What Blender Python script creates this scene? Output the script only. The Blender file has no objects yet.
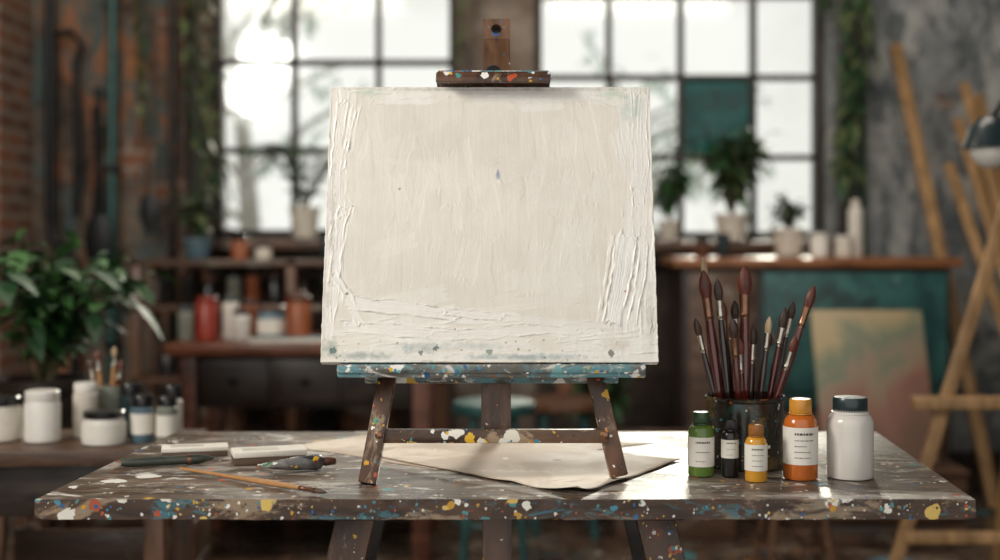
import bpy, bmesh, math, random
import numpy as np
from mathutils import Vector, Matrix, Euler, noise as mnoise
random.seed(7)
S = bpy.context.scene
COL = S.collection

# ------------------------------------------------------------------ materials
def lin(c):
    out=[]
    for v in c[:3]:
        v=v/255.0
        out.append(v/12.92 if v<=0.04045 else ((v+0.055)/1.055)**2.4)
    return (out[0],out[1],out[2],1.0)

def node(nt,t,**k):
    n=nt.nodes.new(t)
    for a,b in k.items(): setattr(n,a,b)
    return n

def start(name):
    m=bpy.data.materials.new(name); m.use_nodes=True
    nt=m.node_tree; b=nt.nodes["Principled BSDF"]
    return m,nt,b

def coords(nt,scale=(1,1,1)):
    tc=node(nt,'ShaderNodeTexCoord'); mp=node(nt,'ShaderNodeMapping')
    mp.inputs['Scale'].default_value=scale
    nt.links.new(tc.outputs['Object'],mp.inputs['Vector'])
    return mp.outputs['Vector']

def noise(nt,vec,scale,detail=6,rough=0.6,dist=0.0):
    n=node(nt,'ShaderNodeTexNoise')
    n.inputs['Scale'].default_value=scale; n.inputs['Detail'].default_value=detail
    n.inputs['Roughness'].default_value=rough; n.inputs['Distortion'].default_value=dist
    nt.links.new(vec,n.inputs['Vector'])
    return n

def ramp(nt,fac,stops,interp='LINEAR'):
    r=node(nt,'ShaderNodeValToRGB'); cr=r.color_ramp; cr.interpolation=interp
    while len(cr.elements)<len(stops): cr.elements.new(0.5)
    for e,(p,c) in zip(cr.elements,stops):
        e.position=p; e.color=c if len(c)==4 else (*c,1)
    nt.links.new(fac,r.inputs['Fac'])
    return r.outputs['Color']

def mix(nt,fac,a,b,mode='MIX'):
    m=node(nt,'ShaderNodeMix',data_type='RGBA',blend_type=mode)
    for s,v in ((m.inputs[0],fac),(m.inputs[6],a),(m.inputs[7],b)):
        if isinstance(v,bpy.types.NodeSocket): nt.links.new(v,s)
        else: s.default_value=v
    return m.outputs[2]

def math_(nt,op,a,b=0.0,clamp=False):
    m=node(nt,'ShaderNodeMath',operation=op); m.use_clamp=clamp
    for i,v in enumerate((a,b)):
        if isinstance(v,bpy.types.NodeSocket): nt.links.new(v,m.inputs[i])
        else: m.inputs[i].default_value=v
    return m.outputs[0]

def bump(nt,b,h,strength=0.3,dist=0.01):
    bp=node(nt,'ShaderNodeBump'); bp.inputs['Strength'].default_value=strength
    bp.inputs['Distance'].default_value=dist
    nt.links.new(h,bp.inputs['Height']); nt.links.new(bp.outputs['Normal'],b.inputs['Normal'])

PAL=[(225,222,210),(214,160,40),(40,90,150),(228,226,220),(190,80,45),(60,140,140),(235,190,60),(240,238,230),(120,60,30),(90,150,110)]
def splatter(nt,vec,base,scale,density,k,pal=PAL,dist=0.012,dscale=45,seed=0.0,cluster=True):
    # density = share of cells that carry a spot, k = largest spot radius in cell units
    nz=noise(nt,vec,dscale,4)
    ad=node(nt,'ShaderNodeVectorMath',operation='MULTIPLY_ADD')
    nt.links.new(nz.outputs['Color'],ad.inputs[0]); ad.inputs[1].default_value=(dist,)*3
    ad2=node(nt,'ShaderNodeVectorMath',operation='ADD'); ad2.inputs[1].default_value=(seed,seed*1.3,seed*.7)
    nt.links.new(vec,ad2.inputs[0]); nt.links.new(ad2.outputs[0],ad.inputs[2])
    v=node(nt,'ShaderNodeTexVoronoi'); v.inputs['Scale'].default_value=scale
    nt.links.new(ad.outputs[0],v.inputs['Vector'])
    sp=node(nt,'ShaderNodeSeparateColor'); nt.links.new(v.outputs['Color'],sp.inputs[0])
    # squared ramp: many small spots, few large ones
    t0=math_(nt,'MULTIPLY',math_(nt,'SUBTRACT',sp.outputs[0],1-density),1/density)
    t1=math_(nt,'MAXIMUM',t0,0.0)
    thr=math_(nt,'MULTIPLY',math_(nt,'POWER',t1,1.6),k)
    if cluster:
        cn=noise(nt,ad2.outputs[0],max(3.0,scale*.16),3,.6)
        thr=math_(nt,'MULTIPLY',thr,ramp(nt,cn.outputs['Fac'],[(.40,(.12,.12,.12,1)),(.58,(1,1,1,1))]))
    mask=math_(nt,'GREATER_THAN',thr,v.outputs['Distance'])
    n=len(pal)
    col=ramp(nt,sp.outputs[1],[(i/n,lin(c)) for i,c in enumerate(pal)],'CONSTANT')
    return mix(nt,mask,base,col),mask

def plain(name,c,rough=0.5,metal=0.0,var=0.25,scale=20,coat=0.0,bmp=0.1,spec=None):
    m,nt,b=start(name); vec=coords(nt); n=noise(nt,vec,scale)
    c=lin(c); d=tuple(x*(1-var) for x in c[:3])+(1,); l=tuple(min(1,x*(1+var*.6)) for x in c[:3])+(1,)
    nt.links.new(ramp(nt,n.outputs['Fac'],[(0.3,d),(0.7,l)]),b.inputs['Base Color'])
    b.inputs['Roughness'].default_value=rough; b.inputs['Metallic'].default_value=metal
    b.inputs['Coat Weight'].default_value=coat
    if bmp>0: bump(nt,b,n.outputs['Fac'],bmp,0.004)
    return m

def wood(name,dark,light,sc=(3,30,30),rough=0.55,layers=(),smear=None,smear_sc=(4,9,9),smear_th=(.52,.58),bmp=.35):
    m,nt,b=start(name); vec=coords(nt); gv=coords(nt,sc)
    n=noise(nt,gv,1.5,8,.65,.6); n2=noise(nt,vec,6,5)
    col=ramp(nt,n.outputs['Fac'],[(0.32,lin(dark)),(0.66,lin(light))])
    col=mix(nt,0.45,col,ramp(nt,n2.outputs['Fac'],[(0.3,(.35,.33,.32,1)),(0.65,(1,1,1,1))]),'MULTIPLY')
    hh=n.outputs['Fac']
    if smear:
        sv=coords(nt,smear_sc)
        for i,(sc_c,off) in enumerate(smear):
            s=noise(nt,sv,1.0+.6*i,12,.72,.5+.4*i)
            f=ramp(nt,s.outputs['Fac'],[(smear_th[0]+off,(0,0,0,1)),(smear_th[1]+off,(.9,.9,.9,1))])
            col=mix(nt,f,col,lin(sc_c))
    for (scale,dens,k,pal,seed) in layers:
        col,mk=splatter(nt,vec,col,scale,dens,k,pal,dist=0.8/scale,dscale=scale*1.4,seed=seed)
        hh=math_(nt,'ADD',hh,math_(nt,'MULTIPLY',mk,0.6))
    nt.links.new(col,b.inputs['Base Color'])
    rn=ramp(nt,n2.outputs['Fac'],[(.3,(rough*.7,)*3+(1,)),(.7,(min(1,rough*1.25),)*3+(1,))])
    nt.links.new(rn,b.inputs['Roughness'])
    bump(nt,b,hh,bmp,0.003)
    return m

def brickwall(name,plaster_a,plaster_b,brick_amt,stain=None,tint=None,sc=1.0):
    m,nt,b=start(name); tc=node(nt,'ShaderNodeTexCoord')
    sx=node(nt,'ShaderNodeSeparateXYZ'); cx=node(nt,'ShaderNodeCombineXYZ')
    nt.links.new(tc.outputs['Object'],sx.inputs[0])
    nt.links.new(math_(nt,'ADD',sx.outputs['X'],sx.outputs['Y']),cx.inputs['X']); nt.links.new(sx.outputs['Z'],cx.inputs['Y'])
    br=node(nt,'ShaderNodeTexBrick'); br.inputs['Scale'].default_value=1.0*sc
    br.inputs['Brick Width'].default_value=.22; br.inputs['Row Height'].default_value=.075
    br.inputs['Mortar Size'].default_value=.009; br.inputs['Mortar Smooth'].default_value=.3
    br.inputs['Color1'].default_value=lin((134,90,68)); br.inputs['Color2'].default_value=lin((84,66,56))
    br.inputs['Mortar'].default_value=lin((144,136,126)); br.inputs['Bias'].default_value=-.1
    nt.links.new(cx.outputs[0],br.inputs['Vector'])
    vec=tc.outputs['Object']
    n=noise(nt,vec,3.2,10,.65,.4)
    pl=ramp(nt,n.outputs['Fac'],[(.38,lin(plaster_a)),(.60,lin(plaster_b))])
    if stain:
        s=noise(nt,coords(nt,(2.2,2.2,.8)),1.7,9,.7,.8)
        pl=mix(nt,ramp(nt,s.outputs['Fac'],[(.50,(0,0,0,1)),(.58,(.9,.9,.9,1))]),pl,lin(stain))
    if tint:
        s=noise(nt,coords(nt,(3.1,3.1,1.3)),2.6,9,.7,.8)
        pl=mix(nt,ramp(nt,s.outputs['Fac'],[(.50,(0,0,0,1)),(.56,(.8,.8,.8,1))]),pl,lin(tint))
    mk=noise(nt,vec,1.8,8,.6,.3)
    f=ramp(nt,mk.outputs['Fac'],[(brick_amt-.02,(1,1,1,1)),(brick_amt+.02,(0,0,0,1))])
    col=mix(nt,f,pl,br.outputs['Color'])
    nt.links.new(col,b.inputs['Base Color']); b.inputs['Roughness'].default_value=.85
    hgt=math_(nt,'ADD',n.outputs['Fac'],math_(nt,'MULTIPLY',br.outputs['Fac'],-.4))
    bump(nt,b,hgt,.6,.02)
    return m

WP=[(236,234,226),(238,235,228),(196,190,178),(60,125,145),(208,160,60),(228,225,216),(100,76,58),(238,236,230)]
WP2=[(240,238,232),(222,172,56),(48,104,150),(238,236,230),(196,90,52),(66,148,150),(240,238,232),(90,70,54)]
NP=[(196,188,176),(84,68,56),(216,211,202),(74,60,50),(206,200,190)]
EP=[(70,138,158),(228,225,214),(196,148,50),(48,92,138),(232,228,220),(66,50,40),(166,80,50),(80,140,142),(218,186,100),(140,120,100)]
TP=[(60,140,165),(235,232,225),(215,170,50),(45,90,140),(235,228,220),(120,170,170),(70,150,160),(236,230,215),(35,60,100),(150,90,50)]
YP=[(228,180,50),(238,233,218),(205,130,45),(60,125,145),(238,234,226),(76,56,40),(218,170,45),(232,226,210)]
M={}
M['table']=wood('weathered_painted_tabletop',(54,43,36),(140,122,106),(2.5,34,34),.34,
   layers=[(9,.14,.55,NP,1.0),(24,.22,.55,WP,4.0),(55,.26,.6,WP2,9.),(130,.26,.6,WP2,2.)],
   smear=[((182,174,164),.0),((78,62,51),.01),((228,223,214),.04),((92,138,142),.10),((190,148,90),.12)],smear_sc=(4,9,9))
M['edge']=wood('paint_crusted_table_edge',(38,27,21),(96,70,52),(5,20,20),.40,
   layers=[(22,.34,.75,EP,2.0),(50,.40,.8,EP,5.0),(110,.44,.85,EP,8.0),(220,.4,.8,EP,1.)],
   smear=[((150,130,106),.01),((64,112,122),.04)],smear_sc=(9,9,22))
M['easel']=wood('paint_spotted_easel_wood',(46,28,20),(112,76,52),(14,14,3),.33,
   layers=[(38,.20,.8,PAL,3.0),(85,.30,.8,PAL,6.0),(180,.32,.8,WP2,2.)],smear=[((160,138,112),.05)],smear_sc=(14,14,6))
M['mast']=wood('bare_easel_mast_wood',(52,34,26),(128,92,68),(22,22,3),.36,
   layers=[(90,.14,.6,PAL,6.0),(190,.2,.7,WP2,2.)],smear=[((160,138,112),.06)],smear_sc=(14,14,6))
M['bar']=wood('paint_dripped_crossbar_wood',(50,34,25),(120,88,64),(5,20,20),.33,
   layers=[(48,.46,1.0,YP,3.0),(95,.42,.9,YP,6.0),(190,.36,.85,TP,1.0)],smear=[((168,144,114),.01)],smear_sc=(14,14,14))
M['tray']=wood('paint_crusted_tray_wood',(60,56,50),(136,136,128),(6,30,30),.34,
   layers=[(34,.42,1.0,TP,2.5),(70,.46,.95,TP,5.5),(160,.42,.9,TP,8.5)],smear=[((96,146,154),-.04),((214,209,198),.02)],smear_sc=(12,12,30))
M['wood_mid']=wood('brown_wood',(60,40,28),(124,86,60),(20,20,3),.42)
M['wood_midx']=wood('brown_wood_boards',(52,38,30),(110,80,60),(3,20,20),.42,smear=[((124,116,104),.04)])
M['wood_red']=wood('reddish_wood',(66,36,26),(128,76,52),(3,20,20),.38)
M['wood_dark']=wood('dark_wood',(24,20,19),(62,50,42),(3,20,20),.42)
M['wood_ochre']=wood('pine_wood',(130,98,62),(194,154,106),(20,20,3),.5)
M['wood_orange']=wood('orange_wood',(112,70,42),(172,114,74),(3,20,20),.38)
M['floor']=wood('worn_plank_floor',(46,36,31),(104,82,66),(12,2,12),.26,
   layers=[(7,.14,.5,[(70,140,148),(200,198,188),(60,100,115),(150,120,90)],2.0),(22,.18,.5,WP,4.0)],smear=[((128,114,100),.0),((70,120,126),.06)])
M['ceiling']=plain('ceiling_plaster',(110,103,96),.9)
M['wall_l']=brickwall('peeling_plaster_brick',(54,47,43),(116,100,86),.42,stain=(150,98,66),tint=(74,92,92))
M['wall_m']=brickwall('brown_plaster',(84,74,68),(144,132,120),.36,stain=(108,92,80))
M['wall_low']=brickwall('dark_lower_plaster',(38,33,31),(72,61,55),.40)
M['wall_r']=brickwall('blue_grey_plaster',(104,108,110),(178,178,174),.30,stain=(132,136,138),tint=(76,84,88))
M['brick']=brickwall('old_brick',(96,78,68),(130,114,102),.62)
M['frame']=plain('rusty_window_steel',(56,49,45),.6,.2,.4)
M['blackm']=plain('black_metal',(26,28,30),.4,.5)
M['tealm']=plain('teal_painted_pipe',(42,82,80),.45,.1,.4)
M['teal']=wood('teal_painted_wood',(26,64,66),(62,114,110),(4,4,4),.45,smear=[((36,56,56),.0),((130,150,140),.1)],smear_sc=(4,4,4))
M['white']=plain('white_plastic',(222,218,210),.32,0,.06,20,.2,.02)
M['whitegl']=plain('white_gloss_plastic',(214,208,200),.2,0,.05,20,.4,.0)
M['cream']=plain('cream_ceramic',(204,197,184),.4,0,.15)
M['label']=plain('paper_label',(226,221,210),.6,0,.06)
M['ink']=plain('label_ink',(84,74,68),.7)
M['dkcap']=plain('dark_teal_cap',(30,47,51),.35,0,.15,20,.3,.0)
M['black']=plain('black_plastic',(20,20,21),.3,0,.2,20,.3,.0)
M['green']=plain('green_paint_plastic',(92,122,50),.25,0,.12,20,.4,.0)
M['dkgreen']=plain('dark_green_cap',(44,72,42),.35,0,.15,20,.2,.0)
M['yellow']=plain('yellow_paint_plastic',(208,148,44),.25,0,.1,20,.4,.0)
M['ycap']=plain('brown_orange_cap',(150,96,34),.35,0,.15,20,.2,.0)
M['orange']=plain('orange_paint_plastic',(192,102,36),.22,0,.12,20,.5,.0)
M['ocap']=plain('amber_cap',(206,142,50),.35,0,.1,20,.3,.0)
M['red']=plain('red_paint',(146,52,38),.35)
M['rust']=plain('rust_orange_jar',(150,84,50),.4)
M['lidbr']=plain('brown_lid',(92,58,40),.4)
M['grey']=plain('grey_green_jar',(134,138,126),.4)
M['blue']=plain('blue_grey_tin',(88,114,126),.4)
M['paper']=wood('kraft_paper',(184,164,144),(220,204,186),(2,3,3),.65,smear=[((228,217,201),.0),((196,176,154),.08)],smear_sc=(3,3,3),bmp=.12,layers=[(50,.08,.6,WP,3.)])
M['handle']=plain('lacquered_brush_handle',(90,32,25),.2,0,.3,60,.7,.0)
M['handle2']=plain('dark_brush_handle',(46,31,29),.22,0,.3,60,.7,.0)
M['handle3']=plain('tan_brush_handle',(170,126,82),.3,0,.2,60,.4,.0)
M['ferrule']=plain('brush_ferrule_metal',(190,182,170),.22,1.0,.15,80,0,.0)
M['ferruleb']=plain('copper_ferrule_metal',(140,104,84),.28,.9,.2,80,0,.0)
M['bristle']=wood('red_brown_bristle',(66,30,22),(130,64,46),(120,120,6),.45)
M['bristle2']=wood('dark_bristle',(34,24,20),(90,60,46),(120,120,6),.45)
M['bristle3']=wood('pale_bristle',(150,120,90),(210,188,150),(120,120,6),.5)
M['cup']=wood('splattered_black_tin',(22,20,18),(66,58,46),(6,6,6),.22,
   layers=[(34,.26,.75,[(150,122,55),(84,100,52),(120,104,70),(120,70,42),(60,70,56)],1.),(80,.34,.8,[(200,160,60),(90,120,60),(210,205,190),(60,110,120),(150,70,40)],3.),(170,.3,.8,WP2,5.)],bmp=.2,smear=[((112,94,50),.0),((44,66,60),.03)],smear_sc=(14,14,14))
M['tube']=wood('paint_smeared_tube',(60,58,60),(150,148,146),(10,10,10),.3,
   layers=[(45,.6,1.1,[(40,80,150),(215,170,50),(230,228,220),(110,60,35),(50,50,60)],2.),(120,.4,.9,PAL,4.)])
M['dkstick']=wood('dark_green_charcoal_holder',(34,42,38),(84,90,78),(3,20,20),.4,layers=[(60,.25,.6,WP,1.)])
M['leaf']=plain('leaf_green',(56,104,46),.6,0,.5,9,0,.0)
M['leafd']=plain('leaf_dark_green',(40,74,44),.6,0,.5,9,0,.0)
M['leafo']=plain('leaf_olive',(94,108,68),.6,0,.4,9,0,.0)
M['leafp']=plain('hazed_outdoor_leaf',(186,198,188),.8,0,.15,3,0,.0)  # outdoor haze put into the colour: leaves paled to look faint
M['bark']=plain('pale_bark',(160,157,150),.9)
M['stem']=plain('plant_stem',(74,70,42),.6)
M['soil']=plain('potting_soil',(34,24,18),.95)
M['canvasback']=plain('primed_canvas_edge',(196,190,178),.7,0,.2,30)
M['boxside']=plain('cardboard_side',(96,76,62),.6)

def glass_mat(name,tint,op):
    m,nt,b=start(name); nt.nodes.remove(b)
    out=nt.nodes['Material Output']
    tr=node(nt,'ShaderNodeBsdfTransparent'); tr.inputs[0].default_value=tint
    gl=node(nt,'ShaderNodeBsdfGlossy'); gl.inputs['Roughness'].default_value=.08; gl.inputs[0].default_value=(.8,.85,.85,1)
    ms=node(nt,'ShaderNodeMixShader')
    n=noise(nt,coords(nt),4); f=ramp(nt,n.outputs['Fac'],[(.3,(op*.4,)*3+(1,)),(.8,(op,)*3+(1,))])
    nt.links.new(f,ms.inputs[0]); nt.links.new(tr.outputs[0],ms.inputs[1]); nt.links.new(gl.outputs[0],ms.inputs[2])
    nt.links.new(ms.outputs[0],out.inputs[0]); return m
M['glass']=glass_mat('window_glass',(.97,.98,.96,1),.12)
M['greenglass']=glass_mat('teal_glass',(.03,.22,.20,1),.06)

# abstract painting surface
m,nt,b=start('abstract_painting_surface'); vec=coords(nt)
sp=node(nt,'ShaderNodeSeparateXYZ'); nt.links.new(vec,sp.inputs[0])
n=noise(nt,vec,4,8,.6,1.2)
g=math_(nt,'ADD',math_(nt,'MULTIPLY',sp.outputs['Z'],1.6),math_(nt,'MULTIPLY',math_(nt,'SUBTRACT',n.outputs['Fac'],.5),1.1))
g=math_(nt,'SUBTRACT',g,math_(nt,'MULTIPLY',sp.outputs['X'],.6))
nt.links.new(ramp(nt,g,[(.05,lin((112,86,72))),(.28,lin((136,98,84))),(.45,lin((138,122,102))),(.62,lin((108,118,98))),(.85,lin((162,145,110)))]),b.inputs['Base Color'])
b.inputs['Roughness'].default_value=.5; M['painting']=m

# canvas impasto
m,nt,b=start('impasto_white_paint')
at=node(nt,'ShaderNodeAttribute',attribute_name='Tint')
gv=coords(nt,(120,30,7)); n=noise(nt,gv,1.0,7,.65,.5); n2=noise(nt,coords(nt),600,2); n3=noise(nt,coords(nt,(1,1,1)),16,6,.65,1.0)
col=mix(nt,.30,at.outputs['Color'],ramp(nt,n.outputs['Fac'],[(.3,(.86,.85,.83,1)),(.7,(1,1,1,1))]),'MULTIPLY')
col=mix(nt,.25,col,ramp(nt,n3.outputs['Fac'],[(.35,(.82,.81,.79,1)),(.62,(1,1,1,1))]),'MULTIPLY')
nt.links.new(col,b.inputs['Base Color']); b.inputs['Roughness'].default_value=.36
bump(nt,b,math_(nt,'ADD',math_(nt,'MULTIPLY',n.outputs['Fac'],.6),math_(nt,'ADD',math_(nt,'MULTIPLY',n2.outputs['Fac'],.3),n3.outputs['Fac'])),.5,.0015)
M['impasto']=m
TM=[]
for i,cc in enumerate(((60,125,160),(232,230,222),(206,160,60),(46,82,130),(168,84,54),(84,150,150),(228,224,214),(226,222,212))):
    k='blob%d'%i; M[k]=plain('dried_paint_'+str(i),cc,.35,0,.15,60,.3,.1); TM.append(k)

# ------------------------------------------------------------------ builder
class B:
    def __init__(s,name): s.name=name; s.bm=bmesh.new(); s.mats=[]
    def mi(s,key):
        mt=M[key]
        if mt not in s.mats: s.mats.append(mt)
        return s.mats.index(mt)
    def merge(s,t,key,MX=None):
        if MX is not None: bmesh.ops.transform(t,matrix=MX,verts=t.verts)
        i=s.mi(key)
        for f in t.faces: f.material_index=i
        me=bpy.data.meshes.new('tmp'); t.to_mesh(me); t.free(); s.bm.from_mesh(me); bpy.data.meshes.remove(me)
    def box(s,c,sz,key,rot=(0,0,0),bev=0.0):
        t=bmesh.new(); bmesh.ops.create_cube(t,size=1)
        bmesh.ops.scale(t,vec=sz,verts=t.verts)
        if bev>0: bmesh.ops.bevel(t,geom=t.edges[:],offset=bev,segments=2,affect='EDGES',profile=.5)
        s.merge(t,key,Matrix.Translation(c)@Euler(rot).to_matrix().to_4x4())
    def bx(s,x0,x1,y0,y1,z0,z1,key,bev=0.0):
        s.box(((x0+x1)/2,(y0+y1)/2,(z0+z1)/2),(x1-x0,y1-y0,z1-z0),key,bev=bev)
    def beam(s,p0,p1,w,t_,key,bev=.002,hint=(1,0,0)):
        p0=Vector(p0);p1=Vector(p1);z=(p1-p0);L=z.length;z.normalize()
        x=Vector(hint);x=(x-z*x.dot(z)).normalized();y=z.cross(x)
        R_=Matrix((x,y,z)).transposed().to_4x4()
        t=bmesh.new(); bmesh.ops.create_cube(t,size=1); bmesh.ops.scale(t,vec=(w,t_,L),verts=t.verts)
        if bev>0: bmesh.ops.bevel(t,geom=t.edges[:],offset=bev,segments=2,affect='EDGES',profile=.5)
        s.merge(t,key,Matrix.Translation((p0+p1)/2)@R_)
    def lathe(s,prof,key,o=(0,0,0),axis=(0,0,1),seg=32,sx=1.0,hint=(1,0,0)):
        t=bmesh.new(); rings=[]
        for r,z in prof:
            r=max(r,1e-5)
            rings.append([t.verts.new((math.cos(2*math.pi*k/seg)*r,math.sin(2*math.pi*k/seg)*r*sx,z)) for k in range(seg)])
        for a,b_ in zip(rings,rings[1:]):
            for k in range(seg):
                t.faces.new((a[k],a[(k+1)%seg],b_[(k+1)%seg],b_[k]))
        if prof[0][0]>1e-4: t.faces.new(rings[0][::-1])
        if prof[-1][0]>1e-4: t.faces.new(rings[-1])
        z=Vector(axis).normalized(); x=Vector(hint)
        if abs(x.dot(z))>.95: x=Vector((0,1,0))
        x=(x-z*x.dot(z)).normalized(); y=z.cross(x)
        s.merge(t,key,Matrix.Translation(o)@Matrix((x,y,z)).transposed().to_4x4())
    def tube(s,pts,r,key,seg=8):
        t=bmesh.new(); pts=[Vector(p) for p in pts]; n=len(pts); rings=[]
        for i,p in enumerate(pts):
            d=(pts[min(i+1,n-1)]-pts[max(i-1,0)]).normalized()
            x=Vector((1,0,0)) if abs(d.x)<.8 else Vector((0,1,0))
            x=(x-d*x.dot(d)).normalized(); y=d.cross(x); rr=r[i] if isinstance(r,(list,tuple)) else r
            rings.append([t.verts.new(p+x*math.cos(2*math.pi*k/seg)*rr+y*math.sin(2*math.pi*k/seg)*rr) for k in range(seg)])
        for a,b_ in zip(rings,rings[1:]):
            for k in range(seg): t.faces.new((a[k],a[(k+1)%seg],b_[(k+1)%seg],b_[k]))
        t.faces.new(rings[0][::-1]); t.faces.new(rings[-1]); s.merge(t,key)
    def leaf(s,p,d,L,W,key,droop=.3):
        p=Vector(p);d=Vector(d).normalized()
        side=d.cross(Vector((0,0,1)))
        if side.length<.1: side=Vector((1,0,0))
        side.normalize(); up=side.cross(d)
        i=s.mi(key); prev=None
        for k,(f,w) in enumerate(((0,.05),(.2,.7),(.45,1),(.72,.7),(1,.03))):
            c=p+d*L*f-Vector((0,0,1))*droop*L*f*f
            a=s.bm.verts.new(c-side*W*w*.5+up*W*w*.12); m_=s.bm.verts.new(c); b_=s.bm.verts.new(c+side*W*w*.5+up*W*w*.12)
            if prev:
                for q in ((prev[0],prev[1],m_,a),(prev[1],prev[2],b_,m_)):
                    fc=s.bm.faces.new(q); fc.material_index=i
            prev=(a,m_,b_)
    def strip(s,cx,cy,r,z,h,a0,a1,key,n=5):
        i=s.mi(key); pv=None
        for k in range(n+1):
            a=a0+(a1-a0)*k/n
            x=cx+math.sin(a)*r; y=cy-math.cos(a)*r
            v=(s.bm.verts.new((x,y,z)),s.bm.verts.new((x,y,z+h)))
            if pv:
                f=s.bm.faces.new((pv[0],v[0],v[1],pv[1])); f.material_index=i
            pv=v
    def done(s,smooth=True,sharp=38,origin=None):
        bm=s.bm; bm.normal_update()
        for f in bm.faces: f.smooth=smooth
        for e in bm.edges:
            if len(e.link_faces)==2 and e.calc_face_angle(0)>math.radians(sharp): e.smooth=False
        xs=[v.co for v in bm.verts]
        if origin is None:
            mn=[min(v[i] for v in xs) for i in range(3)]; mx=[max(v[i] for v in xs) for i in range(3)]
            origin=((mn[0]+mx[0])/2,(mn[1]+mx[1])/2,mn[2])
        o=Vector(origin); bmesh.ops.translate(bm,vec=-o,verts=bm.verts)
        me=bpy.data.meshes.new(s.name); bm.to_mesh(me); bm.free()
        for mt in s.mats: me.materials.append(mt)
        ob=bpy.data.objects.new(s.name,me); ob.location=o; COL.objects.link(ob); return ob
R=random.uniform

# ------------------------------------------------------------------ room
f=B('floor'); f.bx(-2.8,2.8,-1.0,6.3,-.1,0,'floor'); f.done(origin=(0,0,0))
c=B('ceiling'); c.bx(-2.8,2.8,.2,6.3,3.2,3.3,'ceiling')
for yy in (1.5,3.2,4.9): c.bx(-2.6,2.6,yy-.08,yy+.08,3.0,3.2,'wood_dark')
c.done(origin=(0,0,0))
w=B('wall_left'); w.bx(-2.8,-2.6,-1,6.3,0,3.2,'wall_l'); w.done(origin=(0,0,0))
w=B('wall_right'); w.bx(2.6,2.8,-1,6.3,0,3.2,'wall_r'); w.done(origin=(0,0,0))
w=B('wall_back')
w.bx(-2.6,-1.336,6,6.3,0,3.2,'wall_l'); w.bx(-1.336,-.203,6,6.3,0,1.1,'wall_low'); w.bx(-1.336,-.203,6,6.3,2.72,3.2,'wall_m')
w.bx(-.203,.161,6,6.3,0,3.2,'wall_m'); w.bx(.161,1.511,6,6.3,0,1.09,'wall_low'); w.bx(.161,1.511,6,6.3,2.6,3.2,'wall_m')
w.bx(1.511,2.6,6,6.3,0,3.2,'wall_r'); w.done(origin=(0,0,0))
def window(name,x0,x1,z0,z1,vx,hz,green=None):
    w=B(name); y0,y1=6.10,6.16
    for (a,b_) in ((x0,x0+.035),(x1-.035,x1)): w.bx(a,b_,y0-.02,y1+.02,z0,z1,'frame',.003)
    for (a,b_) in ((z0,z0+.04),(z1-.04,z1)): w.bx(x0,x1,y0-.02,y1+.02,a,b_,'frame',.003)
    for x in vx: w.bx(x-.014,x+.014,y0,y1,z0,z1,'frame',.003)
    for z in hz: w.bx(x0,x1,y0+.004,y1-.004,z-.014,z+.014,'frame',.003)
    X=[x0]+vx+[x1]; Z=[z0]+hz+[z1]
    for i in range(len(X)-1):
        for j in range(len(Z)-1):
            w.bx(X[i]+.012,X[i+1]-.012,y0+.03,y0+.034,Z[j]+.012,Z[j+1]-.012,'greenglass' if green==(i,j) else 'glass')
    w.done()
window('window_1',-1.336,-.203,1.10,2.72,[-.966,-.570],[1.512,1.925,2.33])
window('window_2',.161,1.511,1.09,2.60,[.512,.849,1.190],[1.479,1.855,2.24],green=(2,1))
for nm,x0,x1,z in (('windowsill',-1.42,-.13,1.10),('windowsill',.1,1.515,1.09)):
    b=B(nm); b.bx(x0,x1,5.74,6.08,z-.05,z-.001,'wood_midx',.004); b.bx(x0+.03,x1-.03,5.9,6.0,z-.12,z-.05,'wood_dark',.003); b.done()
b=B('brick_pillar'); b.bx(-2.6,-2.16,5.62,6,0,3.2,'brick'); b.bx(-2.6,-2.13,5.59,6,0,.18,'wall_low'); b.done()
b=B('baseboard_back'); b.bx(-2.12,2.6,5.975,6,0,.12,'wood_dark',.004); b.done()

# pipes & wall tools
b=B('wall_pipe'); b.tube([(-1.76,5.9,0.001),(-1.76,5.9,1.3),(-1.75,5.9,3.19)],.024,'tealm',12)
for z in (.6,1.4,2.2): b.lathe([(.034,0),(.034,.03)],'blackm',(-1.76,5.9,z)); b.box((-1.76,5.95,z+.015),(.03,.09,.02),'blackm')
b.done()
b=B('wall_pipe')
b.tube([(-2.04,5.9,3.19),(-2.04,5.9,1.2),(-2.03,5.9,1.1),(-1.97,5.9,1.06),(-1.93,5.9,1.0),(-1.92,5.9,.001)],.024,'blackm',10)
b.tube([(-1.93,5.92,1.9),(-1.9,5.92,1.98),(-1.95,5.92,2.04),(-2.02,5.9,2.02)],.016,'blackm',8)
b.tube([(-1.93,5.92,1.9),(-1.92,5.92,1.5),(-1.93,5.92,1.2)],.016,'blackm',8); b.done()
b=B('hanging_shovel'); b.tube([(-1.80,5.84,1.75),(-1.80,5.84,1.2)],.014,'blackm',8)
b.lathe([(.012,0),(.05,-.04),(.066,-.12),(.058,-.2),(.0,-.27)],'blackm',(-1.80,5.84,1.22),sx=.2); b.lathe([(.03,0),(.03,.02)],'blackm',(-1.80,5.83,1.75),axis=(0,1,0),seg=16); b.done()
b=B('hanging_tongs'); b.tube([(-1.86,5.96,1.7),(-1.84,5.95,1.4),(-1.87,5.96,1.12)],.011,'blackm',8); b.tube([(-1.82,5.96,1.62),(-1.84,5.97,1.4),(-1.81,5.97,1.12)],.011,'blackm',8); b.done()
b=B('hanging_trowel'); b.tube([(-1.58,5.86,1.55),(-1.58,5.86,1.3)],.014,'wood_mid',8); b.lathe([(.01,0),(.04,-.02),(.045,-.1),(.0,-.2)],'blackm',(-1.58,5.86,1.3),sx=.15); b.done()
b=B('wooden_post'); b.beam((1.565,5.93,0.0),(1.565,5.93,3.0),.06,.06,'wood_dark'); b.done()
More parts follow.
